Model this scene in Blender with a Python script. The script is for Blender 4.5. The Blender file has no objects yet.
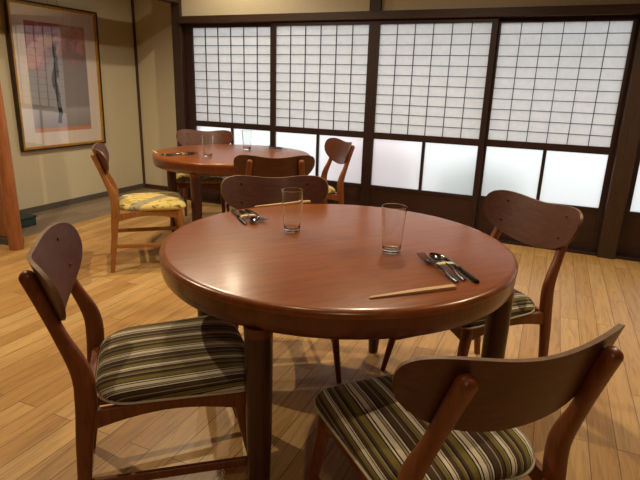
import bpy, bmesh, math, random
from mathutils import Vector, Matrix
random.seed(7)
C = bpy.context.scene.collection
PI = math.pi

# ------------------------------------------------------------------ nodes
def mat(name):
    m = bpy.data.materials.new(name); m.use_nodes = True
    nt = m.node_tree; b = nt.nodes['Principled BSDF']
    return m, nt, b
def N(nt, t, **kw):
    n = nt.nodes.new(t)
    for k, v in kw.items():
        if k in n.inputs: n.inputs[k].default_value = v
        else: setattr(n, k, v)
    return n
def s2l(c):
    return tuple((x/12.92 if x <= .04045 else ((x+.055)/1.055)**2.4) for x in c)
def rgb(r, g, b): return s2l((r/255, g/255, b/255)) + (1,)
def ramp(nt, stops, interp='LINEAR'):
    n = nt.nodes.new('ShaderNodeValToRGB'); cr = n.color_ramp; cr.interpolation = interp
    while len(cr.elements) > 1: cr.elements.remove(cr.elements[-1])
    cr.elements[0].position = stops[0][0]; cr.elements[0].color = stops[0][1]
    for p, c in stops[1:]:
        e = cr.elements.new(p); e.color = c
    return n
def wood(name, dark, light, scale=(1, 1, 1), rough=.35, coat=0., bump=.03, grain=1.0, spec=.5):
    """fine grain; scale small along the grain axis"""
    m, nt, b = mat(name)
    tc = N(nt, 'ShaderNodeTexCoord'); mp = N(nt, 'ShaderNodeMapping'); mp.inputs['Scale'].default_value = scale
    nt.links.new(tc.outputs['Object'], mp.inputs['Vector'])
    n1 = N(nt, 'ShaderNodeTexNoise', Scale=6.*grain, Detail=6., Roughness=.6, Distortion=.6)
    nt.links.new(mp.outputs[0], n1.inputs['Vector'])
    r = ramp(nt, [(.3, dark), (.7, light)]); nt.links.new(n1.outputs['Fac'], r.inputs[0])
    nt.links.new(r.outputs[0], b.inputs['Base Color'])
    b.inputs['Roughness'].default_value = rough
    b.inputs['Coat Weight'].default_value = coat; b.inputs['Coat Roughness'].default_value = .18
    b.inputs['Specular IOR Level'].default_value = spec
    bp = N(nt, 'ShaderNodeBump', Strength=bump, Distance=.01); nt.links.new(n1.outputs['Fac'], bp.inputs['Height'])
    nt.links.new(bp.outputs[0], b.inputs['Normal'])
    return m
def plain(name, col, rough=.6, metal=0., noise=0., nscale=20., bump=0.):
    m, nt, b = mat(name)
    b.inputs['Roughness'].default_value = rough; b.inputs['Metallic'].default_value = metal
    tc = N(nt, 'ShaderNodeTexCoord'); n1 = N(nt, 'ShaderNodeTexNoise', Scale=nscale, Detail=5.)
    nt.links.new(tc.outputs['Object'], n1.inputs['Vector'])
    k0 = 1-noise; k1 = 1+noise
    r = ramp(nt, [(.3, tuple(min(1, c*k0) for c in col[:3])+(1,)), (.7, tuple(min(1, c*k1) for c in col[:3])+(1,))])
    nt.links.new(n1.outputs['Fac'], r.inputs[0]); nt.links.new(r.outputs[0], b.inputs['Base Color'])
    if bump:
        bp = N(nt, 'ShaderNodeBump', Strength=bump, Distance=.005); nt.links.new(n1.outputs['Fac'], bp.inputs['Height'])
        nt.links.new(bp.outputs[0], b.inputs['Normal'])
    return m

M = {}
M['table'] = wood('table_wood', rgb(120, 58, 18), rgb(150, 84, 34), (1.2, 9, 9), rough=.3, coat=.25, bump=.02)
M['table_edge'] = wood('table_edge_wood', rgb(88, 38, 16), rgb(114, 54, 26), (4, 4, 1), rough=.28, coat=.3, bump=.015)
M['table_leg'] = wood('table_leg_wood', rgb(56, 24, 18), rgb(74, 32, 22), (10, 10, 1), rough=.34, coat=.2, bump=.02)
M['frame'] = wood('chair_frame_wood', rgb(106, 52, 22), rgb(138, 74, 34), (12, 12, 1.5), rough=.4, coat=.05, bump=.02)
M['frame_light'] = wood('chair_frame_light_wood', rgb(148, 94, 48), rgb(178, 120, 68), (12, 12, 1.5), rough=.36, coat=.15, bump=.02)
M['board'] = wood('backrest_veneer', rgb(72, 34, 17), rgb(98, 52, 26), (1.5, 12, 12), rough=.42, coat=.05, bump=.02)
M['board_edge'] = wood('plywood_edge', rgb(100, 68, 40), rgb(128, 92, 56), (3, 3, 60), rough=.5, bump=.01)
M['screw'] = plain('screw_plug', rgb(40, 26, 20), .4)
M['dark_wood'] = wood('dark_stained_wood', rgb(32, 14, 11), rgb(48, 22, 17), (14, 14, 1.5), rough=.45, bump=.03)
M['dark_wood_h'] = wood('dark_stained_rail', rgb(32, 14, 11), rgb(46, 22, 17), (1.5, 14, 14), rough=.45, bump=.03)
M['header'] = wood('header_wood', rgb(50, 31, 20), rgb(70, 46, 30), (1.5, 14, 14), rough=.5, bump=.04)
M['post'] = wood('post_wood', rgb(46, 28, 15), rgb(66, 42, 23), (14, 14, 1.2), rough=.5, bump=.04)
M['post_dark'] = wood('post_dark_wood', rgb(46, 31, 24), rgb(64, 46, 36), (14, 14, 1.2), rough=.5, bump=.04)
M['panel'] = wood('bottom_panel_wood', rgb(38, 18, 11), rgb(56, 27, 16), (1.5, 14, 14), rough=.45, bump=.03)
M['log'] = wood('log_wood', rgb(140, 84, 48), rgb(176, 112, 68), (9, 9, 1.), rough=.38, coat=.1, bump=.05)
M['lattice'] = plain('lattice_wood', rgb(56, 46, 42), .6, noise=.1)
M['base_grey'] = plain('baseboard_paint', rgb(92, 84, 76), .6, noise=.08)
M['corner_trim'] = plain('corner_trim_wood', rgb(74, 48, 30), .5, noise=.1)
M['plaster'] = plain('plaster', rgb(210, 199, 170), .9, noise=.025, nscale=60, bump=.06)
M['ceiling'] = plain('ceiling_boards', rgb(128, 102, 72), .8, noise=.03)
M['gold'] = plain('gold_leaf', rgb(200, 150, 60), .42, metal=.5, noise=.15, nscale=40)
M['frame_dark'] = plain('frame_dark_edge', rgb(52, 32, 18), .4)
M['mat'] = plain('mat_board', rgb(238, 226, 216), .85, noise=.02)
M['steel'] = plain('stainless_steel', rgb(120, 116, 112), .14, metal=1.)
M['steel_refl_dark'] = plain('steel_handle_dark_reflection', rgb(24, 20, 20), .2)  # stainless handles: dark surroundings they reflect are put into the colour
M['band'] = plain('paper_band', rgb(214, 206, 150), .8, noise=.03)
M['chop'] = wood('chopstick_wood', rgb(196, 156, 110), rgb(216, 178, 132), (4, 40, 40), rough=.55, bump=.01)
M['green_box'] = plain('green_cloth', rgb(34, 54, 50), .7, noise=.15)
M['wire'] = plain('wire', rgb(90, 76, 50), .5)
M['bush'] = plain('bush_leaves', rgb(170, 176, 160), .8, noise=.3, nscale=6)
M['pink'] = plain('azalea_bloom', rgb(240, 190, 192), .8, noise=.2, nscale=6)
M['gravel'] = plain('gravel', rgb(190, 186, 180), .9, noise=.2, nscale=30)

# oak floor: boards run along Y
def floor_mat(name, cA, cB, cC, bw, rough):
    m, nt, b = mat(name); L = nt.links.new
    tc = N(nt, 'ShaderNodeTexCoord'); sep = N(nt, 'ShaderNodeSeparateXYZ'); L(tc.outputs['Object'], sep.inputs[0])
    comb = N(nt, 'ShaderNodeCombineXYZ'); L(sep.outputs['Y'], comb.inputs['X']); L(sep.outputs['X'], comb.inputs['Y'])
    br = N(nt, 'ShaderNodeTexBrick'); br.offset = .37; br.offset_frequency = 2; br.squash = 1
    br.inputs['Scale'].default_value = 1.; br.inputs['Mortar Size'].default_value = .0013; br.inputs['Mortar Smooth'].default_value = .1
    br.inputs['Brick Width'].default_value = 1.15; br.inputs['Row Height'].default_value = bw; br.inputs['Bias'].default_value = 0
    br.inputs['Color1'].default_value = (0, 0, 0, 1); br.inputs['Color2'].default_value = (1, 1, 1, 1); br.inputs['Mortar'].default_value = (.5, .5, .5, 1)
    L(comb.outputs[0], br.inputs['Vector'])
    tone = ramp(nt, [(0, cA), (.5, cB), (1, cC)]); L(br.outputs['Color'], tone.inputs[0])
    # grain per board: offset by the board's random tone
    mp = N(nt, 'ShaderNodeMapping'); mp.inputs['Scale'].default_value = (22, 1.4, 1); L(tc.outputs['Object'], mp.inputs['Vector'])
    off = N(nt, 'ShaderNodeVectorMath', operation='MULTIPLY'); L(br.outputs['Color'], off.inputs[0]); off.inputs[1].default_value = (9, 31, 5)
    add = N(nt, 'ShaderNodeVectorMath', operation='ADD'); L(mp.outputs[0], add.inputs[0]); L(off.outputs[0], add.inputs[1])
    n1 = N(nt, 'ShaderNodeTexNoise', Scale=2.2, Detail=7., Roughness=.62, Distortion=1.4); L(add.outputs[0], n1.inputs['Vector'])
    g = ramp(nt, [(.28, (.5, .44, .38, 1)), (.5, (.92, .9, .88, 1)), (.72, (1.08, 1.07, 1.05, 1))]); L(n1.outputs['Fac'], g.inputs[0])
    mul = N(nt, 'ShaderNodeMix', data_type='RGBA', blend_type='MULTIPLY'); mul.inputs[0].default_value = .85
    L(tone.outputs[0], mul.inputs[6]); L(g.outputs[0], mul.inputs[7])
    seam = N(nt, 'ShaderNodeMix', data_type='RGBA', blend_type='MIX')
    L(br.outputs['Fac'], seam.inputs[0]); L(mul.outputs[2], seam.inputs[6]); seam.inputs[7].default_value = rgb(84, 58, 34)
    L(seam.outputs[2], b.inputs['Base Color'])
    b.inputs['Roughness'].default_value = rough
    bp = N(nt, 'ShaderNodeBump', Strength=.12, Distance=.004); L(n1.outputs['Fac'], bp.inputs['Height']); L(bp.outputs[0], b.inputs['Normal'])
    return m
M['floor'] = floor_mat('oak_floor', rgb(184, 138, 78), rgb(200, 156, 94), rgb(212, 172, 112), .092, .42)
M['alcove_floor'] = floor_mat('grey_weathered_boards', rgb(128, 112, 96), rgb(150, 132, 112), rgb(166, 146, 124), .13, .5)

# striped wool: stripes vary along local X
def stripes():
    m, nt, b = mat('striped_wool'); L = nt.links.new
    tc = N(nt, 'ShaderNodeTexCoord'); sep = N(nt, 'ShaderNodeSeparateXYZ'); L(tc.outputs['Object'], sep.inputs[0])
    a = N(nt, 'ShaderNodeMath', operation='MULTIPLY_ADD'); a.inputs[1].default_value = 1/.158; a.inputs[2].default_value = 10.05; 
    dz = N(nt, 'ShaderNodeMath', operation='SUBTRACT'); dz.inputs[0].default_value = .448; L(sep.outputs['Z'], dz.inputs[1])
    dzc = N(nt, 'ShaderNodeMath', operation='MAXIMUM'); L(dz.outputs[0], dzc.inputs[0]); dzc.inputs[1].default_value = 0
    k = N(nt, 'ShaderNodeMath', operation='MULTIPLY_ADD'); L(dzc.outputs[0], k.inputs[0]); k.inputs[1].default_value = 4.6; k.inputs[2].default_value = 1
    xx = N(nt, 'ShaderNodeMath', operation='MULTIPLY'); L(sep.outputs['X'], xx.inputs[0]); L(k.outputs[0], xx.inputs[1])
    L(xx.outputs[0], a.inputs[0])
    fr = N(nt, 'ShaderNodeMath', operation='FRACT'); L(a.outputs[0], fr.inputs[0])
    K = rgb(42, 32, 26); O = rgb(128, 112, 54); Bn = rgb(82, 62, 42); Cr = rgb(226, 212, 184); Gy = rgb(168, 152, 124)
    seq = [(O, 9), (K, 2), (Cr, 3), (K, 2), (Cr, 7), (K, 1.5), (Gy, 3), (K, 1.5), (Cr, 2.5), (K, 2), (Bn, 9), (Gy, 1.5), (Bn, 5), (K, 2), (O, 6), (Gy, 1.3), (K, 2), (Cr, 5), (K, 1.5), (Cr, 1.5), (Bn, 7), (O, 4), (Gy, 1.5), (K, 3), (Bn, 4)]
    tot = sum(w for _, w in seq); p = 0; st = []
    for c, w in seq: st.append((p/tot, c)); p += w
    r = ramp(nt, st, 'CONSTANT'); L(fr.outputs[0], r.inputs[0])
    n1 = N(nt, 'ShaderNodeTexNoise', Scale=350., Detail=2.); L(tc.outputs['Object'], n1.inputs['Vector'])
    g = ramp(nt, [(.3, (.75, .75, .75, 1)), (.7, (1, 1, 1, 1))]); L(n1.outputs['Fac'], g.inputs[0])
    mul = N(nt, 'ShaderNodeMix', data_type='RGBA', blend_type='MULTIPLY'); mul.inputs[0].default_value = .6
    L(r.outputs[0], mul.inputs[6]); L(g.outputs[0], mul.inputs[7]); L(mul.outputs[2], b.inputs['Base Color'])
    b.inputs['Roughness'].default_value = .95; b.inputs['Sheen Weight'].default_value = .1; b.inputs['Specular IOR Level'].default_value = .15
    bp = N(nt, 'ShaderNodeBump', Strength=.3, Distance=.002); L(n1.outputs['Fac'], bp.inputs['Height']); L(bp.outputs[0], b.inputs['Normal'])
    return m
M['stripes'] = stripes()
M['olive'] = plain('olive_wool', rgb(104, 92, 42), .95, noise=.1, nscale=200)
M['piping'] = plain('cream_piping', rgb(206, 192, 160), .9)
def printed():
    m, nt, b = mat('printed_fabric'); L = nt.links.new
    tc = N(nt, 'ShaderNodeTexCoord')
    n1 = N(nt, 'ShaderNodeTexNoise', Scale=3.2, Detail=1., Distortion=1.2); L(tc.outputs['Object'], n1.inputs['Vector'])
    r1 = ramp(nt, [(0, rgb(212, 190, 112)), (.47, rgb(218, 198, 122)), (.49, rgb(160, 148, 120)), (.68, rgb(164, 152, 126)), (.7, rgb(112, 106, 96))], 'CONSTANT')
    L(n1.outputs['Fac'], r1.inputs[0])
    mp = N(nt, 'ShaderNodeMapping'); mp.inputs['Scale'].default_value = (2.6, 1, 1); L(tc.outputs['Object'], mp.inputs['Vector'])
    n2 = N(nt, 'ShaderNodeTexNoise', Scale=11., Detail=3., Distortion=2.2); L(mp.outputs[0], n2.inputs['Vector'])
    r2 = ramp(nt, [(0, (1, 1, 1, 1)), (.6, (0, 0, 0, 1))], 'CONSTANT'); L(n2.outputs['Fac'], r2.inputs[0])
    mx = N(nt, 'ShaderNodeMix', data_type='RGBA'); L(r2.outputs[0], mx.inputs[0]); mx.inputs[6].default_value = rgb(120, 98, 48); L(r1.outputs[0], mx.inputs[7])
    L(mx.outputs[2], b.inputs['Base Color']); b.inputs['Roughness'].default_value = .85; b.inputs['Specular IOR Level'].default_value = .25
    return m
M['printed'] = printed()

def paper():
    m, nt, b = mat('shoji_paper'); L = nt.links.new
    nt.nodes.remove(b); out = nt.nodes['Material Output']
    t = N(nt, 'ShaderNodeBsdfTranslucent'); d = N(nt, 'ShaderNodeBsdfDiffuse'); mx = N(nt, 'ShaderNodeMixShader'); mx.inputs[0].default_value = .68
    tc = N(nt, 'ShaderNodeTexCoord'); n1 = N(nt, 'ShaderNodeTexNoise', Scale=30., Detail=8.); L(tc.outputs['Object'], n1.inputs['Vector'])
    r = ramp(nt, [(.3, rgb(231, 232, 233)), (.7, rgb(238, 239, 240))]); L(n1.outputs['Fac'], r.inputs[0])
    L(r.outputs[0], t.inputs['Color']); L(r.outputs[0], d.inputs['Color'])
    L(d.outputs[0], mx.inputs[1]); L(t.outputs[0], mx.inputs[2]); L(mx.outputs[0], out.inputs[0])
    return m
M['paper'] = paper()
def frosted():
    m, nt, b = mat('frosted_glass'); L = nt.links.new
    nt.nodes.remove(b); out = nt.nodes['Material Output']
    g = N(nt, 'ShaderNodeBsdfRefraction', Roughness=.6, IOR=1.25); g.inputs['Color'].default_value = (.95, .97, .97, 1)
    t = N(nt, 'ShaderNodeBsdfTranslucent'); t.inputs['Color'].default_value = (.95, .97, .97, 1)
    gl = N(nt, 'ShaderNodeBsdfGlossy', Roughness=.3)
    mx = N(nt, 'ShaderNodeMixShader'); mx.inputs[0].default_value = .5
    m2 = N(nt, 'ShaderNodeMixShader'); m2.inputs[0].default_value = .05
    L(g.outputs[0], mx.inputs[1]); L(t.outputs[0], mx.inputs[2]); L(mx.outputs[0], m2.inputs[1]); L(gl.outputs[0], m2.inputs[2]); L(m2.outputs[0], out.inputs[0])
    return m
M['frosted'] = frosted()
def clear_glass(name, tint=(1, 1, 1, 1), rough=0.):
    m, nt, b = mat(name)
    b.inputs['Base Color'].default_value = tint; b.inputs['Transmission Weight'].default_value = 1.; b.inputs['Roughness'].default_value = rough; b.inputs['IOR'].default_value = 1.45
    return m
M['glass'] = clear_glass('tumbler_glass', (.98, 1, .99, 1))
M['picture_glass'] = clear_glass('picture_glass')
def thin_glass():
    m, nt, b = mat('picture_glazing'); L = nt.links.new
    nt.nodes.remove(b); out = nt.nodes['Material Output']
    tr = N(nt, 'ShaderNodeBsdfTransparent'); gl = N(nt, 'ShaderNodeBsdfGlossy', Roughness=.01); lw = N(nt, 'ShaderNodeLayerWeight')
    pw = N(nt, 'ShaderNodeMath', operation='POWER'); pw.inputs[1].default_value = 4.; L(lw.outputs['Facing'], pw.inputs[0])
    mu = N(nt, 'ShaderNodeMath', operation='MULTIPLY_ADD'); mu.inputs[1].default_value = .85; mu.inputs[2].default_value = .15; L(pw.outputs[0], mu.inputs[0])
    mx = N(nt, 'ShaderNodeMixShader'); L(mu.outputs[0], mx.inputs[0]); L(tr.outputs[0], mx.inputs[1]); L(gl.outputs[0], mx.inputs[2]); L(mx.outputs[0], out.inputs[0])
    return m
M['glazing'] = thin_glass()
def art():
    """soft watercolour: pink blossom over a grey ground lightened like the glass reflection, a dark trunk, an orange strip along the bottom"""
    m, nt, b = mat('watercolour'); L = nt.links.new
    tc = N(nt, 'ShaderNodeTexCoord'); sep = N(nt, 'ShaderNodeSeparateXYZ'); L(tc.outputs['Object'], sep.inputs[0])
    n1 = N(nt, 'ShaderNodeTexNoise', Scale=5., Detail=5., Roughness=.65, Distortion=.6); L(tc.outputs['Object'], n1.inputs['Vector'])
    # blossom mask: high z, spreads with noise
    mz = N(nt, 'ShaderNodeMapRange'); L(sep.outputs['Z'], mz.inputs[0])
    mz.inputs[1].default_value = -.05; mz.inputs[2].default_value = .45; mz.inputs[3].default_value = -.25; mz.inputs[4].default_value = .35
    ad = N(nt, 'ShaderNodeMath', operation='ADD'); L(n1.outputs['Fac'], ad.inputs[0]); L(mz.outputs[0], ad.inputs[1])
    my = N(nt, 'ShaderNodeMath', operation='MULTIPLY_ADD'); L(sep.outputs['Y'], my.inputs[0]); my.inputs[1].default_value = -.42; L(ad.outputs[0], my.inputs[2])
    bl = ramp(nt, [(.44, rgb(156, 150, 154)), (.54, rgb(172, 138, 142)), (.64, rgb(214, 160, 160)), (.74, rgb(222, 184, 170)), (.86, rgb(190, 120, 126))]); L(my.outputs[0], bl.inputs[0])  # greys painted lighter to stand in for the reflection in the glazing
    # lower ground lighter grey, the reflected screen put into the colour, then orange strip
    gz = ramp(nt, [(0, rgb(214, 152, 112)), (.045, rgb(214, 152, 112)), (.06, rgb(160, 154, 156)), (.22, rgb(182, 178, 180)), (.26, rgb(150, 146, 150))])
    mz2 = N(nt, 'ShaderNodeMapRange'); L(sep.outputs['Z'], mz2.inputs[0]); mz2.inputs[1].default_value = -.49; mz2.inputs[2].default_value = .47
    L(mz2.outputs[0], gz.inputs[0])
    up = ramp(nt, [(.24, (0, 0, 0, 1)), (.28, (1, 1, 1, 1))]); L(mz2.outputs[0], up.inputs[0])
    mx = N(nt, 'ShaderNodeMix', data_type='RGBA'); L(up.outputs[0], mx.inputs[0]); L(gz.outputs[0], mx.inputs[6]); L(bl.outputs[0], mx.inputs[7])
    # trunk
    n2 = N(nt, 'ShaderNodeTexNoise', Scale=4., Detail=2.); L(tc.outputs['Object'], n2.inputs['Vector'])
    ty = N(nt, 'ShaderNodeMath', operation='MULTIPLY_ADD'); L(n2.outputs['Fac'], ty.inputs[0]); ty.inputs[1].default_value = .16; L(sep.outputs['Y'], ty.inputs[2])
    ab = N(nt, 'ShaderNodeMath', operation='SUBTRACT'); L(ty.outputs[0], ab.inputs[0]); ab.inputs[1].default_value = .04
    a2 = N(nt, 'ShaderNodeMath', operation='ABSOLUTE'); L(ab.outputs[0], a2.inputs[0])
    tr = ramp(nt, [(.022, (1, 1, 1, 1)), (.032, (0, 0, 0, 1))]); L(a2.outputs[0], tr.inputs[0])
    zr = ramp(nt, [(.08, (0, 0, 0, 1)), (.1, (1, 1, 1, 1)), (.8, (1, 1, 1, 1)), (.86, (0, 0, 0, 1))]); L(mz2.outputs[0], zr.inputs[0])
    mm = N(nt, 'ShaderNodeMath', operation='MULTIPLY'); L(tr.outputs[0], mm.inputs[0]); L(zr.outputs[0], mm.inputs[1])
    m3 = N(nt, 'ShaderNodeMix', data_type='RGBA'); L(mm.outputs[0], m3.inputs[0]); L(mx.outputs[2], m3.inputs[6]); m3.inputs[7].default_value = rgb(52, 50, 54)
    L(m3.outputs[2], b.inputs['Base Color']); b.inputs['Roughness'].default_value = .9
    return m
M['art'] = art()

# ------------------------------------------------------------------ mesh helpers
def obj(name, bm, mats, parent=None, smooth=True, bevel=0., loc=None):
    bmesh.ops.recalc_face_normals(bm, faces=bm.faces)
    me = bpy.data.meshes.new(name); bm.to_mesh(me); bm.free()
    for m in (mats if isinstance(mats, (list, tuple)) else [mats]): me.materials.append(m)
    if smooth:
        for p in me.polygons: p.use_smooth = True
        me.set_sharp_from_angle(angle=math.radians(48))
    o = bpy.data.objects.new(name, me); C.objects.link(o)
    if parent: o.parent = parent
    if loc is not None: o.location = loc
    if bevel:
        md = o.modifiers.new('bevel', 'BEVEL'); md.width = bevel; md.segments = 3; md.limit_method = 'ANGLE'; md.angle_limit = math.radians(40)
        w = o.modifiers.new('wn', 'WEIGHTED_NORMAL'); w.keep_sharp = True
    return o
def thing(name, label, cat, loc=(0, 0, 0), rz=0., group=None, kind=None):
    o = bpy.data.objects.new(name, None); C.objects.link(o); o.location = loc; o.rotation_euler = (0, 0, rz); o.empty_display_size = .1
    return tag(o, label, cat, group, kind)
def tag(o, label=None, cat=None, group=None, kind=None):
    if label: o['label'] = label
    if cat: o['category'] = cat
    if group: o['group'] = group
    if kind: o['kind'] = kind
    return o
def box(bm, x0, x1, y0, y1, z0, z1, mi=0):
    v = [bm.verts.new((x, y, z)) for x in (x0, x1) for y in (y0, y1) for z in (z0, z1)]
    for f in ((0, 1, 3, 2), (4, 6, 7, 5), (0, 4, 5, 1), (2, 3, 7, 6), (0, 2, 6, 4), (1, 5, 7, 3)):
        fc = bm.faces.new([v[i] for i in f]); fc.material_index = mi
    return v
def B(*a):
    bm = bmesh.new(); box(bm, *a); return bm
def loft(bm, rings, cap=True, mi=0, closed=True):
    R = [[bm.verts.new(p) for p in r] for r in rings]; n = len(R[0])
    for a, b in zip(R, R[1:]):
        for i in range(n if closed else n-1):
            f = bm.faces.new((a[i], a[(i+1) % n], b[(i+1) % n], b[i])); f.material_index = mi
    if cap:
        for r in (R[0], R[-1]):
            f = bm.faces.new(r); f.material_index = mi
    return R
def cr(pts, n):
    """Catmull-Rom through tuples of any length"""
    P = [pts[0]]+list(pts)+[pts[-1]]; out = []
    for i in range(1, len(P)-2):
        for k in range(n):
            t = k/n; a, b, c, d = P[i-1], P[i], P[i+1], P[i+2]
            out.append(tuple(.5*((2*b[j])+(-a[j]+c[j])*t+(2*a[j]-5*b[j]+4*c[j]-d[j])*t*t+(-a[j]+3*b[j]-3*c[j]+d[j])*t**3) for j in range(len(b))))
    out.append(tuple(pts[-1])); return out
def sweep(bm, pts, ref=(1, 0, 0), seg=16, expo=2.6, n=6, round_end=(False, False), mi=0):
    """pts = (x,y,z,half_width_along_ref,half_depth); superelliptic section"""
    P = cr(pts, n) if n > 1 else [tuple(p) for p in pts]
    pos = [Vector(p[:3]) for p in P]; w = [p[3] for p in P]; d = [p[4] for p in P]
    def capext(i, j, sign):
        # add rings that shrink to a rounded end
        t = (pos[i]-pos[j]).normalized(); r = min(w[i], d[i]); base = pos[i].copy(); W, D = w[i], d[i]; ext = []
        for a in (.35, .65, .85, .97):
            s = math.sqrt(max(0, 1-a*a)); ext.append((base+t*r*a, max(W-r+r*s, .0005), max(D-r+r*s, .0005)))
        return ext
    e0 = capext(0, 1, -1) if round_end[0] else []; e1 = capext(-1, -2, 1) if round_end[1] else []
    allp = [(p, a, b) for p, a, b in reversed(e0)]+list(zip(pos, w, d))+e1
    rings = []; rx = Vector(ref)
    for i, (p, a, b) in enumerate(allp):
        q0 = allp[max(0, i-1)][0]; q1 = allp[min(len(allp)-1, i+1)][0]; t = (q1-q0).normalized()
        u = (rx-t*rx.dot(t)).normalized(); v = t.cross(u)
        ring = []
        for k in range(seg):
            an = 2*PI*(k+.5)/seg; c, s = math.cos(an), math.sin(an)
            ring.append(p+u*a*math.copysign(abs(c)**(2/expo), c)+v*b*math.copysign(abs(s)**(2/expo), s))
        rings.append(ring)
    loft(bm, rings, mi=mi)
def lathe(bm, prof, seg=32, cx=0, cy=0, cap=(True, True), mi=0):
    rings = [[(cx+r*math.cos(2*PI*k/seg), cy+r*math.sin(2*PI*k/seg), z) for k in range(seg)] for r, z in prof]
    R = [[bm.verts.new(p) for p in r] for r in rings]
    for a, b in zip(R, R[1:]):
        for i in range(seg):
            f = bm.faces.new((a[i], a[(i+1) % seg], b[(i+1) % seg], b[i])); f.material_index = mi
    if cap[0]: bm.faces.new(R[0]).material_index = mi
    if cap[1]: bm.faces.new(R[-1]).material_index = mi
def dup(root, loc, rz, label=None, name=None, cat=None, group=None):
    r = root.copy(); C.objects.link(r); r.location = loc; r.rotation_euler = (0, 0, rz)
    if label: r['label'] = label
    if group: r['group'] = group
    for ch in list(root.children):
        c = ch.copy(); C.objects.link(c); c.parent = r
        for g in list(ch.children):
            d = g.copy(); C.objects.link(d); d.parent = c
    return r
def struct(name, bm, m, parent=None, smooth=False, bevel=0., label=None):
    o = obj(name, bm, m, parent, smooth=smooth, bevel=bevel)
    if not parent: o['kind'] = 'structure'
    if label: o['label'] = label
    return o

# ------------------------------------------------------------------ the room
YB = 4.457          # plane of the sliding screens
XP = -3.52          # line of the left post
XL = -4.297         # picture wall
XR, YF, ZC = 2.6, -2.6, 2.5
struct('floor', B(-3.62, XR+.1, YF-.1, YB+.06, -.05, 0), M['floor'])
struct('floor_alcove', B(XL-.1, -3.62, YF-.1, 4.8, -.05, 0), M['alcove_floor'])
struct('ceiling', B(XL-.1, XR+.1, YF-.1, 4.8, ZC, ZC+.05), M['ceiling'])
struct('wall_left', B(XL-.1, XL, YF-.1, 4.8, 0, ZC), M['plaster'])
struct('wall_alcove', B(XL, -3.5, 4.70, 4.8, 0, ZC), M['plaster'])
struct('wall_right', B(XR, XR+.1, YF-.1, 4.8, 0, ZC), M['header'])
struct('wall_front', B(XL-.1, XR+.1, YF-.1, YF, 0, ZC), M['header'])
struct('wall_back', B(-3.47, XR, YB-.0, YB+.06, 1.80, ZC), M['plaster'])
struct('baseboard_left', B(XL, XL+.012, YF, 4.70, 0, .055), M['base_grey'])
struct('baseboard_alcove', B(XL, -3.575, 4.688, 4.70, 0, .05), M['corner_trim'])
struct('trim_corner', B(XL, XL+.022, 4.678, 4.70, .055, ZC), M['corner_trim'], bevel=.003)
# posts and beams
struct('trim_left_post', B(-3.575, -3.465, YB-.03, 4.70, 0, ZC), M['post_dark'], bevel=.006)
struct('trim_right_post', B(.447, .572, YB-.075, YB+.06, 0, ZC), M['post'], bevel=.006)
struct('trim_upper_post', B(-1.533, -1.433, YB-.035, YB-.0, 1.812, ZC), M['post_dark'], bevel=.004)
struct('trim_header', B(-3.465, .447, YB-.055, YB+.05, 1.748, 1.812), M['header'], bevel=.004)
struct('trim_header_right', B(.572, XR, YB-.055, YB+.05, 1.748, 1.812), M['header'], bevel=.004)
struct('trim_sill', B(-3.465, .447, YB-.045, YB+.05, 0, .022), M['dark_wood_h'], bevel=.003)
struct('trim_sill_right', B(.572, XR, YB-.045, YB+.05, 0, .022), M['dark_wood_h'], bevel=.003)
struct('trim_side_beam', B(-3.57, -3.47, 2.5, YB-.03, 1.93, 2.10), M['header'], bevel=.005)

# sliding paper screens; x0..x1 outer, y = front face
def screen(n, x0, x1, y, cols, label, wl=.045, wr=.045):
    t = tag(thing('door_%d' % n, label, None, (0, 0, 0)), kind='structure')
    yf, yb = y, y+.032
    zt, zp1, zp0, zg1, zg0, zb = 1.748, 1.712, .832, .777, .366, .022
    bm = bmesh.new()
    box(bm, x0, x0+wl, yf, yb, zb, zt); box(bm, x1-wr, x1, yf, yb, zb, zt)
    box(bm, x0+wl, x1-wr, yf+.001, yb, zp1, zt); box(bm, x0+wl, x1-wr, yf+.001, yb, zg1, zp0)
    box(bm, x0+wl, x1-wr, yf+.001, yb, zg0-.03, zg0); box(bm, x0+wl, x1-wr, yf+.001, yb, zb, zb+.06)
    obj('frame', bm, M['dark_wood'], t, smooth=False)
    a, b = x0+wl, x1-wr
    bm = bmesh.new()
    for i in range(1, cols):
        x = a+(b-a)*i/cols; box(bm, x-.0026, x+.0026, yf+.006, yf+.018, zp0, zp1)
    for i in range(1, 11):
        z = zp0+(zp1-zp0)*i/11; box(bm, a, b, yf+.0075, yf+.0165, z-.0024, z+.0024)
    obj('lattice', bm, M['lattice'], t, smooth=False)
    obj('paper_sheet', B(a-.005, b+.005, yf+.0182, yf+.0190, zp0-.005, zp1+.005), M['paper'], t, smooth=False)
    m = (a+b)/2
    obj('glass_divider', B(m-.013, m+.013, yf+.003, yb-.002, zg0, zg1), M['dark_wood'], t, smooth=False)
    for p, q in ((a, m-.013), (m+.013, b)):
        bm = bmesh.new(); v = [bm.verts.new(c) for c in ((p, yf+.015, zg0), (q, yf+.015, zg0), (q, yf+.015, zg1), (p, yf+.015, zg1))]; bm.faces.new(v)
        obj('glass_pane', bm, M['frosted'], t, smooth=False)
    obj('bottom_panel', B(a, b, yf+.010, yf+.02, zb+.06, zg0-.03), M['panel'], t, smooth=False)
    return t
screen(1, -3.463, -2.446, YB+.012, 6, 'leftmost paper screen with clear white lattice beside the dark corner post', wl=.103)
screen(2, -2.461, -1.485, YB-.024, 6, 'second paper screen from the left, behind the round far table')
screen(3, -1.484, -.497, YB-.024, 6, 'third paper screen from the left, with a grey frosted lower window', wl=.049)
screen(4, -.523, .447, YB+.012, 6, 'fourth paper screen from the left, beside the brown square post', wr=.042)
screen(5, .572, 1.52, YB+.012, 6, 'paper screen to the right of the brown square post')
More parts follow.
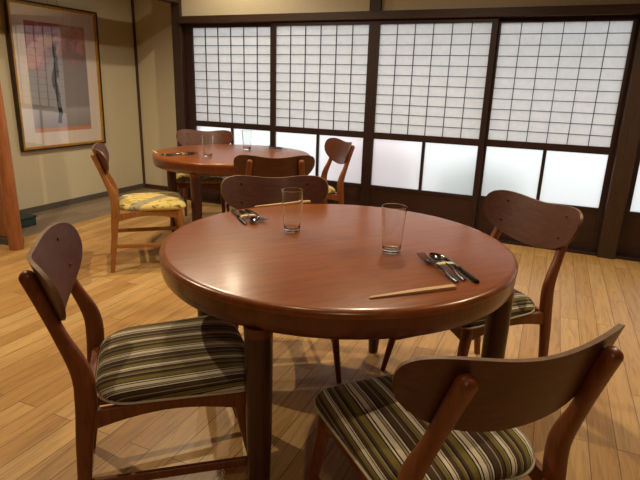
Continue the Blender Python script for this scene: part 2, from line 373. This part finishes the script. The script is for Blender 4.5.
screen(6, 1.50, 2.6, YB-.024, 6, 'rightmost paper screen at the far end of the room')

# outside ground and plants seen blurred through the frosted glass
struct('ground', B(-9, 8, YB+.12, 16, -.12, -.05), M['gravel'])
def bush(x, y, r, h, m, label, seed):
    rnd = random.Random(seed); bm = bmesh.new(); bmesh.ops.create_icosphere(bm, subdivisions=4, radius=1)
    for v in bm.verts:
        k = 1+.12*math.sin(7*v.co.x+seed)*math.sin(6*v.co.y)*math.cos(8*v.co.z)+rnd.uniform(-.05, .05)
        v.co = Vector((x+v.co.x*r*k, y+v.co.y*r*.8*k, -.06+h/2+v.co.z*h/2*k))
    tag(obj('bush', bm, m), label, 'bush', 'bushes outside the frosted windows')
bush(-1.9, 6.2, .55, .75, M['pink'], 'pink flowering bush blurred behind the frosted lower windows', 1)
bush(-.65, 6.0, .45, .55, M['bush'], 'green bush blurred behind the frosted lower windows', 2)

# log post and its partition at the far left
def log(name, x, y, r0, r1, z1, label):
    bm = bmesh.new(); rings = []
    for i in range(26):
        z = z1*i/25; r = r0+(r1-r0)*i/25; ox = .012*math.sin(z*2.1); ring = []
        for k in range(28):
            a = 2*PI*k/28; rr = r*(1+.03*math.sin(3*a+z*2)+.02*math.sin(7*a+z))
            ring.append((ox+rr*math.cos(a), rr*math.sin(a), z))
        rings.append(ring)
    loft(bm, rings); o = obj(name, bm, M['log']); o.location = (x, y, 0); o['kind'] = 'structure'; o['label'] = label
    return o
log('trim_log_post', -3.468, 2.435, .048, .030, ZC, 'polished reddish round log post at the left edge')
struct('trim_partition_sill', B(XL+.0, -3.52, 2.46, 2.54, 0, .05), M['base_grey'], bevel=.003)
struct('trim_partition_post', B(-3.84, -3.60, 2.47, 2.53, .05, ZC), M['log'], bevel=.012)
# raised edge board between the two floors
struct('trim_floor_edge', B(-3.665, -3.575, 2.56, YB-.03, 0, .006), M['floor'])

# dark green folded cloth box on the alcove floor
t = thing('storage_box', 'dark green box on the grey boards beside the log post', 'box', (-4.03, 2.82, 0), 0)
obj('body', B(-.12, .12, -.14, .14, .001, .068), M['green_box'], t, smooth=False, bevel=.01)
obj('lid', B(-.126, .126, -.146, .146, .068, .086), M['green_box'], t, smooth=False, bevel=.006)

# framed picture, leaning a little off the wall at its top
PW, PH = .955, 1.262
t = thing('framed_picture', 'gold framed watercolour of pink blossom hanging on the plaster wall', 'picture', (XL+.03, 3.655, 1.198), 0)
t.rotation_euler = (0, math.radians(1.2), 0)
def frame_ring(bm, w, h, t0, x0, x1, mi=0):
    for (ya, yb, za, zb) in ((-w/2, w/2, h/2-t0, h/2), (-w/2, w/2, -h/2, -h/2+t0), (-w/2, -w/2+t0, -h/2+t0, h/2-t0), (w/2-t0, w/2, -h/2+t0, h/2-t0)):
        box(bm, x0, x1, ya, yb, za, zb, mi)
bm = bmesh.new(); frame_ring(bm, PW, PH, .013, -.008, .026); fr = obj('outer_frame', bm, M['frame_dark'], t, smooth=False, bevel=.003)
bm = bmesh.new(); frame_ring(bm, PW-.026, PH-.026, .022, -.006, .020); obj('gold_frame', bm, M['gold'], t, smooth=False, bevel=.004)
bm = bmesh.new(); frame_ring(bm, PW-.07, PH-.07, .12, .000, .004); obj('mat_board', bm, M['mat'], t, smooth=False)
obj('painting', B(-.004, .0, -(PW-.31)/2, (PW-.31)/2, -(PH-.31)/2, (PH-.31)/2), M['art'], t, smooth=False)
bm = bmesh.new(); a, b_ = (PW-.072)/2, (PH-.072)/2
v = [bm.verts.new(c) for c in ((.009, -a, -b_), (.009, a, -b_), (.009, a, b_), (.009, -a, b_))]; bm.faces.new(v); obj('glazing', bm, M['glazing'], t, smooth=False)
for s in (-1, 1):
    bm = bmesh.new(); sweep(bm, [(-.006, .06*s, PH/2-.005, .002, .002), (-.012, 0, PH/2+.22, .002, .002)], n=1, seg=6); obj('hanging_wire', bm, M['wire'], t)

# ------------------------------------------------------------------ tables
def round_table(label, loc, rz, R=.59):
    t = thing('round_table', label, 'table', loc, rz, 'round dining tables')
    H = .70
    # two half-leaves with a fine seam
    bm = bmesh.new(); n = 72
    for s in (1, -1):
        prof = [(R-.001, H-.022), (R, H-.014), (R-.003, H-.006), (R-.010, H-.0015), (R-.022, H)]
        rings = []
        for r, z in prof:
            ring = []
            for k in range(n+1):
                a = PI*k/n; x = r*math.cos(a); y = max(r*math.sin(a), 0)+.0002
                ring.append((x, s*y, z))
            rings.append(ring)
        loft(bm, rings)
    tp = obj('tabletop', bm, M['table'], t); tp.rotation_euler = (0, 0, math.radians(50))
    bm = bmesh.new(); seg = 96
    lathe(bm, [(R-.075, H-.0225), (R-.001, H-.0225), (R-.002, H-.05), (R-.006, H-.070), (R-.014, H-.081), (R-.026, H-.086), (R-.06, H-.086), (R-.075, H-.08), (R-.075, H-.0225)], seg, cap=(False, False))
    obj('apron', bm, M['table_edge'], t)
    for k in range(4):
        a = PI/2*k; cx, cy = (R-.038)*math.cos(a), (R-.038)*math.sin(a)
        bm = bmesh.new()
        lathe(bm, [(.016, 0), (.022, .004), (.030, .12), (.035, .3), (.037, .5), (.037, .60), (.037, H-.088)], 28, cx, cy)
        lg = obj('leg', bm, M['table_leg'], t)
        bm = bmesh.new()   # shoulder where the leg grows out of the rim
        lathe(bm, [(.0375, H-.105), (.038, H-.096), (.0385, H-.090), (.0395, H-.078)], 28, cx, cy)
        obj('leg_shoulder', bm, M['table_edge'], lg)
    return t
T1 = Vector((-.628, 1.604, 0)); T2 = Vector((-2.21, 3.39, 0))
round_table('large reddish-brown round table in the foreground', T1, math.radians(1))
round_table('far round table standing near the picture and the screens', T2, math.radians(6))

# ------------------------------------------------------------------ chairs
ZB, W2, SAG, YBK = .706, .258, .068, -.2975
def board_pt(s, v, off):
    """s across -1..1, v -1..1 bottom..top, off = depth offset"""
    hh = .086*(max(0, 1-abs(s)**3.6))**(1/2.3)
    zc = .044*s*s-.006
    top = zc+hh*(1-.06*math.exp(-(s/.4)**2)); bot = zc-hh*(1.02+.06*math.exp(-(s/.5)**2))
    z = (top+bot)/2+(top-bot)/2*v
    x = W2*s*(1-.03*s*s)
    y = SAG*abs(s)**2.1
    dn = Vector((-2.1*SAG/W2*abs(s)**1.1*math.copysign(1, s), 1, 0)).normalized()
    lean = -.32*z
    return Vector((x, YBK+y+lean, ZB+z))+dn*off
def make_board():
    bm = bmesh.new(); ns, nv = 48, 10; th = .0055; F, K = [], []
    for i in range(ns+1):
        q = -1+2*i/ns; s = math.sin(q*PI/2)*.9995
        F.append([bm.verts.new(board_pt(s, -1+2*j/nv, th)) for j in range(nv+1)])
        K.append([bm.verts.new(board_pt(s, -1+2*j/nv, -th)) for j in range(nv+1)])
    for i in range(ns):
        for j in range(nv):
            bm.faces.new((F[i][j], F[i+1][j], F[i+1][j+1], F[i][j+1])); bm.faces.new((K[i][j], K[i][j+1], K[i+1][j+1], K[i+1][j]))
        for j in (0, nv):
            f = bm.faces.new((F[i][j], F[i+1][j], K[i+1][j], K[i][j])); f.material_index = 1
    for i in (0, ns):
        for j in range(nv):
            f = bm.faces.new((F[i][j], F[i][j+1], K[i][j+1], K[i][j])); f.material_index = 1
    return bm
def outline(hw_f, hw_r, yf, yr, rf, rr, n=10, bow=.012):
    """rounded trapezoid, counter-clockwise"""
    pts = []
    corners = [((hw_f, yf), rf), ((-hw_f, yf), rf), ((-hw_r, yr), rr), ((hw_r, yr), rr)]
    for i, ((x, y), r) in enumerate(corners):
        p = Vector((x, y)); a = Vector(corners[i-1][0]); b = Vector(corners[(i+1) % 4][0])
        u = (a-p).normalized(); w = (b-p).normalized(); half = math.acos(max(-1, min(1, u.dot(w))))/2
        d = r/math.tan(half); c = p+(u+w).normalized()*(r/math.sin(half)); s = p+u*d; e = p+w*d
        a0 = math.atan2(s.y-c.y, s.x-c.x); a1 = math.atan2(e.y-c.y, e.x-c.x)
        while a1 < a0: a1 += 2*PI
        if a1-a0 > PI: a1 -= 2*PI
        for k in range(n+1):
            t = a0+(a1-a0)*k/n; pts.append((c.x+r*math.cos(t), c.y+r*math.sin(t)))
    # subdivide long edges
    out = []
    for i, p in enumerate(pts):
        q = pts[(i+1) % len(pts)]; L = math.hypot(q[0]-p[0], q[1]-p[1]); m = max(1, int(L/.03))
        for k in range(m): out.append((p[0]+(q[0]-p[0])*k/m, p[1]+(q[1]-p[1])*k/m))
    return [(x, y+bow*(1-(x/hw_f)**2)*(1 if y > 0 else 0)) for x, y in out]
OUT = outline(.232, .196, .222, -.195, .05, .10)
def seat_bm():
    bm = bmesh.new(); rings = []
    for off, z in ((-.012, .400), (-.004, .403), (0, .409), (.001, .418), (-.006, .429), (-.018, .438), (-.04, .4445), (-.08, .450), (-.13, .453), (-.18, .454)):
        k = 1
        rings.append([(x*(1+off/.22), .01+(y-.01)*(1+off/.21), z) for x, y in OUT])
    R = loft(bm, rings)
    return bm
def seat_edge_bm():
    bm = bmesh.new(); n = len(OUT); rings = []
    for k, (x, y) in enumerate(OUT):
        pass
    r1 = [(x*1.003, .01+(y-.01)*1.003, .4035) for x, y in OUT]; m = 8
    V = []
    for i, p in enumerate(r1):
        q0 = Vector(r1[i-1]); q1 = Vector(r1[(i+1) % n]); t = (q1-q0).normalized(); u = Vector((0, 0, 1)).cross(t)
        V.append([bm.verts.new(Vector(p)+(u*math.cos(2*PI*k/m)+Vector((0, 0, 1))*math.sin(2*PI*k/m))*.0038) for k in range(m)])
    for i in range(n):
        a, b = V[i], V[(i+1) % n]
        for k in range(m): bm.faces.new((a[k], a[(k+1) % m], b[(k+1) % m], b[k]))
    return bm
def post_bm(s):
    bm = bmesh.new()
    sweep(bm, [(.198*s, -.262, 0.0, .0115, .0135), (.195*s, -.240, .16, .0135, .017), (.192*s, -.226, .31, .015, .022), (.188*s, -.214, .41, .0155, .027), (.182*s, -.218, .50, .015, .025),
               (.172*s, -.256, .60, .015, .017), (.163*s, -.289, .69, .018, .0165), (.157*s, -.314, .755, .0185, .017)], seg=18, expo=3.0, round_end=(False, True))
    return bm
def fleg_bm(s):
    bm = bmesh.new()
    sweep(bm, [(.228*s, .246, 0, .0105, .0105), (.216*s, .218, .14, .0145, .0145), (.205*s, .188, .30, .0185, .019), (.203*s, .180, .36, .019, .021), (.201*s, .176, .392, .017, .020)], seg=18, expo=2.2, round_end=(False, True))
    return bm
def siderail_bm(s):
    bm = bmesh.new(); rings = []
    for i in range(21):
        t = i/20; y = -.212+(.182+.212)*t; x = s*(.190+.012*t); zt = .393+.004*math.sin(t*PI); h = .058-.030*math.sin(min(1, t*1.15)*PI)**.8*1 if t < .87 else .058-.030*math.sin(PI)+0
        h = .030+.028*(abs(2*t-1)**1.8)
        rings.append([(x-.010, y, zt-h), (x+.010, y, zt-h), (x+.010, y, zt), (x-.010, y, zt)])
    loft(bm, rings); return bm
def crossrail_bm(y, hw):
    bm = bmesh.new(); rings = []
    for i in range(21):
        t = -1+2*i/20; h = .032+.026*abs(t)**2.2
        rings.append([(hw*t, y-.010, .390-h), (hw*t, y+.010, .390-h), (hw*t, y+.010, .390), (hw*t, y-.010, .390)])
    loft(bm, rings); return bm
def stretcher_bm(s):
    bm = bmesh.new(); sweep(bm, [(.1955*s, -.240, .175, .008, .0135), (.2145*s, .214, .160, .008, .0135)], n=1, seg=16, expo=4); return bm
def make_chair(label, seatmat, fm, group, striped=True):
    t = thing('dining_chair', label, 'chair', group=group)
    st = obj('seat', seat_bm(), seatmat, t)
    if striped: obj('piping', seat_edge_bm(), M['piping'], st)
    bk = obj('backrest', make_board(), [M['board'], M['board_edge']], t, bevel=0)
    for s in (-1, 1):
        for z in (.045, -.043):
            bm = bmesh.new(); p = board_pt(s*.62, z/.086, .0058)
            bmesh.ops.create_uvsphere(bm, u_segments=12, v_segments=6, radius=.0065, matrix=Matrix.Translation(p)@Matrix.Diagonal((1, .35, 1, 1)))
            obj('screw_plug', bm, M['screw'], bk)
        obj('rear_leg', post_bm(s), fm, t); obj('front_leg', fleg_bm(s), fm, t)
        obj('side_rail', siderail_bm(s), fm, t, smooth=False, bevel=.004); obj('stretcher', stretcher_bm(s), fm, t)
    obj('front_rail', crossrail_bm(.180, .190), fm, t, smooth=False, bevel=.004)
    obj('rear_rail', crossrail_bm(-.214, .178), fm, t, smooth=False, bevel=.004)
    return t
G1 = 'chairs around the front table'; G2 = 'chairs around the far table'
def put(o, x, y, deg): o.location = (x, y, 0); o.rotation_euler = (0, 0, math.radians(deg))
POSE = {
 'A': (-.965, 1.108, -47), 'D': (-.176, 1.112, 44), 'C': (-.212, 2.045, 138), 'B': (-1.01, 1.91, 214),
 'E': (-2.455, 2.715, -45), 'H': (-1.692, 3.055, 34), 'F': (-2.75, 3.71, 207), 'G': (-1.752, 3.757, 134)}
a = make_chair('striped-seat wooden chair at the left of the front table, seen from its side', M['stripes'], M['frame'], G1); put(a, *POSE['A'])
def pose(k): return (POSE[k][0], POSE[k][1], 0), math.radians(POSE[k][2])
dup(a, *pose('D'), 'striped-seat wooden chair at the lower right with its back to the viewer')
dup(a, *pose('C'), 'wooden chair right of the front table, facing the viewer, striped seat half hidden')
dup(a, *pose('B'), 'wooden chair facing the viewer behind the left glass of the front table')
e = make_chair('light brown chair under the picture with a yellow and grey printed seat', M['printed'], M['frame_light'], G2, striped=False); put(e, *POSE['E'])
f = make_chair('dark wooden chair between the two tables, its back to the viewer', M['printed'], M['frame'], G2, striped=False); put(f, *POSE['H'])
dup(f, *pose('F'), 'wooden chair behind the far table, near the dark corner post')
dup(f, *pose('G'), 'wooden chair with a yellow seat to the right of the far table, against the screens')

# ------------------------------------------------------------------ things on the tables
TZ = .70
def tumbler_bm():
    bm = bmesh.new()
    R0, R1, Hh, w = .029, .0405, .153, .0016
    outer = [(R0-.003, 0), (R0-.0006, .0015), (R0, .004)]+[(R0+(R1-R0)*(i/10)**.9, .004+(Hh-.005)*i/10) for i in range(1, 10)]+[(R1-.0002, Hh-.0025), (R1, Hh-.0012)]
    inner = [(R1-.0003, Hh-.0003), (R1-.0008, Hh), (R1-w+.0003, Hh-.0003), (R1-w, Hh-.0012), (R1-w-.0002, Hh-.0025)]+[(R0-w+(R1-R0)*(i/10)**.9, .004+(Hh-.005)*i/10) for i in range(9, 0, -1)]+[(R0-w-.001, .0135), (R0-w-.005, .011)]
    lathe(bm, outer+inner, 40); return bm
def tumbler(label, x, y, base=None):
    o = obj('drinking_glass', tumbler_bm(), M['glass']) if base is None else base.copy()
    if base is not None: C.objects.link(o)
    o.location = (x, y, TZ+.0004); tag(o, label, 'glass', 'drinking glasses on the tables'); return o
g0 = tumbler('clear drinking glass on the front table in front of the backrest, beside the left cutlery', -.818, 1.633)
tumbler('clear drinking glass near the middle of the front table, beside the right cutlery', -.425, 1.568, g0)
tumbler('clear drinking glass on the near side of the far table', -2.218, 3.079, g0)
tumbler('clear drinking glass on the window side of the far table', -2.215, 3.60, g0)

# cutlery lies along +x: handle at x=0, working end at x=L
def flat_solid(bm, prof, zf, th):
    """prof: (x, half width); zf(x) height"""
    rings = []
    for x, w in prof:
        z = zf(x); rings.append([(x, -w, z), (x, -w*.5, z-th*.15), (x, 0, z-th*.2), (x, w*.5, z-th*.15), (x, w, z), (x, w*.6, z+th), (x, 0, z+th*1.1), (x, -w*.6, z+th)])
    loft(bm, rings)
def handle_prof(L): return [(0, .004), (.004, .0078), (.02, .0092), (.05, .0072), (.085, .0045), (.115, .003), (L, .003)]
def fork(label, x, y, rz, cat='fork'):
    t = thing('fork', label, cat, (x, y, TZ+.003), rz, 'cutlery on the tables')
    bm = bmesh.new(); arc = lambda q: .0008+.010*math.sin(PI*min(1, max(0, q/.19)))**2*.9+(.008*((q-.15)/.05)**2 if q > .15 else 0)
    flat_solid(bm, handle_prof(.13), arc, .0022); obj('handle', bm, M['steel_refl_dark'], t)
    bm = bmesh.new(); flat_solid(bm, [(.128, .003), (.138, .007), (.148, .0115), (.158, .0125), (.164, .012)], arc, .0018)
    for k in range(4):
        yy = -.0105+.007*k; rings = []
        for i in range(7):
            q = .162+.044*i/6; w = .0018-.0007*i/6; z = arc(q); rings.append([(q, yy-w, z), (q, yy+w, z), (q, yy+w, z+.0016), (q, yy-w, z+.0016)])
        loft(bm, rings)
    obj('tines', bm, M['steel'], t); return t
def spoon(label, x, y, rz):
    t = thing('spoon', label, 'spoon', (x, y, TZ+.003), rz, 'cutlery on the tables')
    bm = bmesh.new(); arc = lambda q: .0008+.009*math.sin(PI*min(1, max(0, q/.17)))**2
    flat_solid(bm, handle_prof(.142), arc, .0022); obj('handle', bm, M['steel_refl_dark'], t)
    bm = bmesh.new(); nu, nv = 12, 20; top = []; low = []
    for i in range(nu+1):
        r = i/nu; ra, rb = [], []
        for k in range(nv):
            a = 2*PI*k/nv; px = .168+.030*r*math.cos(a); py = .0195*r*math.sin(a)*(1-.12*math.cos(a)); z = .0005+.0085*r*r
            ra.append((px, py, z+.0015)); rb.append((px, py, z))
        top.append(ra); low.append(rb)
    T = [[bm.verts.new(p) for p in r] for r in top[1:]]; Lw = [[bm.verts.new(p) for p in r] for r in low[1:]]
    for S in (T, Lw):
        for p, q in zip(S, S[1:]):
            for k in range(nv): bm.faces.new((p[k], p[(k+1) % nv], q[(k+1) % nv], q[k]))
        bm.faces.new(S[0])
    for k in range(nv): bm.faces.new((T[-1][k], T[-1][(k+1) % nv], Lw[-1][(k+1) % nv], Lw[-1][k]))
    obj('bowl', bm, M['steel'], t); return t
def knife(label, x, y, rz):
    t = thing('table_knife', label, 'knife', (x, y, TZ+.001), rz, 'cutlery on the tables')
    bm = bmesh.new(); flat_solid(bm, [(0, .004), (.004, .0085), (.03, .0095), (.07, .0085), (.100, .0065), (.108, .005)], lambda q: .0008, .006); obj('handle', bm, M['steel_refl_dark'], t)
    bm = bmesh.new(); flat_solid(bm, [(.104, .005), (.12, .0085), (.16, .0095), (.20, .0085), (.218, .005), (.224, .001)], lambda q: .0012, .0018); obj('blade', bm, M['steel'], t); return t
def band(label, x, y, rz, hw=.030):
    bm = bmesh.new(); rings = []
    o = [(-hw, .0), (-hw-.001, .006), (-hw+.004, .0115), (0, .0135), (hw-.004, .0115), (hw+.001, .006), (hw, .0)]
    for xx in (-.010, .010): rings.append([(xx, p, q) for p, q in o])
    R = [[bm.verts.new(p) for p in r] for r in rings]
    for i in range(len(o)-1): bm.faces.new((R[0][i], R[0][i+1], R[1][i+1], R[1][i]))
    ob = obj('paper_band', bm, M['band'], None); ob.location = (x, y, TZ+.0005); ob.rotation_euler = (0, 0, rz)
    md = ob.modifiers.new('s', 'SOLIDIFY'); md.thickness = .0006
    return tag(ob, label, 'paper band', 'paper bands around cutlery')
def chopsticks(label, x, y, rz, L=.255):
    t = thing('chopsticks', label, 'chopsticks', (x, y, TZ+.0005), rz, 'pairs of wooden chopsticks')
    for s in (-1, 1):
        bm = bmesh.new(); rings = []
        for q, w in ((0, .0036), (.002, .0044), (.12, .0040), (L-.01, .0024), (L, .0016)):
            yc = s*(w+.0002); rings.append([(q, yc-w, 0), (q, yc+w, 0), (q, yc+w, 2*w*.9), (q, yc-w, 2*w*.9)])
        loft(bm, rings); obj('stick', bm, M['chop'], t, smooth=False, bevel=.0006)
    return t
def ang(p, q): return math.atan2(q[1]-p[1], q[0]-p[0])
def setting(p, deg, gap, names, lab, order=('fork', 'spoon', 'knife')):
    """p = handle end of the middle piece"""
    r = math.radians(deg); u = Vector((math.cos(r), math.sin(r))); w = Vector((-u.y, u.x))
    k = 0
    for i, nm in enumerate(order):
        off = (i-1)*gap; q = Vector(p)+w*off+u*((0, .01, -.012)[i])
        ob = {'fork': fork, 'spoon': spoon, 'knife': knife}[nm](lab % nm, q.x, q.y, r-math.copysign(1, gap)*math.radians((3, 0, -3)[i])); ob.scale = (1.1, 1.1, 1.1)
    c = Vector(p)+u*.130
    return c, r
# right setting of the front table: working ends to the far left
c, r = setting((-.160, 1.400), 127, -.0275, None, 'stainless %s in the bundle at the right of the front table')
band('pale paper band around the cutlery at the right of the front table', c.x, c.y, r)
chopsticks('pale wooden chopsticks lying at the near right of the front table', -.182, 1.345, ang((-.182, 1.345), (-.368, 1.161)))
# left setting of the front table: handles to the far left
c, r = setting((-1.148, 1.802), -42, -.0275, None, 'stainless dark-reflecting %s in the bundle at the left of the front table', ('fork', 'spoon', 'knife'))
band('small paper band around the cutlery at the left of the front table', c.x, c.y, r)
chopsticks('pale wooden chopsticks lying behind the left glass on the front table', -.966, 2.108, ang((-.961, 2.117), (-1.126, 1.898)), .27)
# far table
c, r = setting((-2.50, 2.955), 62, .0275, None, 'small stainless %s lying at the picture side of the far table')
band('pale paper band around the cutlery on the far table', c.x, c.y, r)
chopsticks('short pale chopsticks at the left edge of the far table', -2.60, 2.99, math.radians(140), .20)
c, r = setting((-2.20, 3.90), -28, .0275, None, 'dark %s at the far edge of the far table by the screens')

# ------------------------------------------------------------------ light
def lamp(name, loc, power, size, col, spot=None, aim=None):
    if spot:
        l = bpy.data.lights.new(name, 'SPOT'); l.spot_size = math.radians(spot); l.spot_blend = .6
    else: l = bpy.data.lights.new(name, 'POINT')
    l.energy = power; l.shadow_soft_size = size; l.color = col
    o = bpy.data.objects.new(name, l); C.objects.link(o); o.location = loc
    if aim: o.rotation_euler = (Vector(aim)-Vector(loc)).to_track_quat('-Z', 'Y').to_euler()
    return o
WARM = (1., .82, .57)
def down(x, y, p, spread=125, r=.015): return lamp('ceiling_or_fill_lamp', (x, y, 2.44), p, r, WARM, spot=spread, aim=(x, y, 0))
down(-.80, 2.80, 72, 155); down(-2.40, 2.90, 82, 158); down(-2.75, 1.50, 92, 160); down(.95, 2.60, 92, 150)
down(-2.75, 3.95, 26, 165); down(.6, -.8, 34, 155, .06); down(-.9, 1.2, 16, 150, .03)  # the middle one is an added soft fill behind the camera

w = bpy.data.worlds.new('World'); bpy.context.scene.world = w; w.use_nodes = True
bg = w.node_tree.nodes['Background']; bg.inputs[0].default_value = (.93, .97, 1, 1); bg.inputs[1].default_value = 1.75

# ------------------------------------------------------------------ camera
cam = bpy.data.cameras.new('Camera'); co = bpy.data.objects.new('Camera', cam); C.objects.link(co)
f, p, ro, y = 520., .288392370, .0312824291, -.407905114
F = Vector((math.sin(y)*math.cos(p), math.cos(y)*math.cos(p), -math.sin(p)))
rt = Vector((math.cos(y), -math.sin(y), 0)); up = rt.cross(F)
R = rt*math.cos(ro)+up*math.sin(ro); U = up*math.cos(ro)-rt*math.sin(ro)
m = Matrix((R, U, -F)).transposed().to_4x4(); m.translation = Vector((0, 0, 1.21)); co.matrix_world = m
cam.sensor_width = 36; cam.sensor_fit = 'HORIZONTAL'; cam.lens = f*36/640; cam.clip_start = .02
sc = bpy.context.scene; sc.camera = co
sc.view_settings.view_transform = 'Standard'; sc.view_settings.look = 'None'; sc.view_settings.gamma = 1; sc.view_settings.use_curve_mapping = False
sc.view_settings.exposure = .06
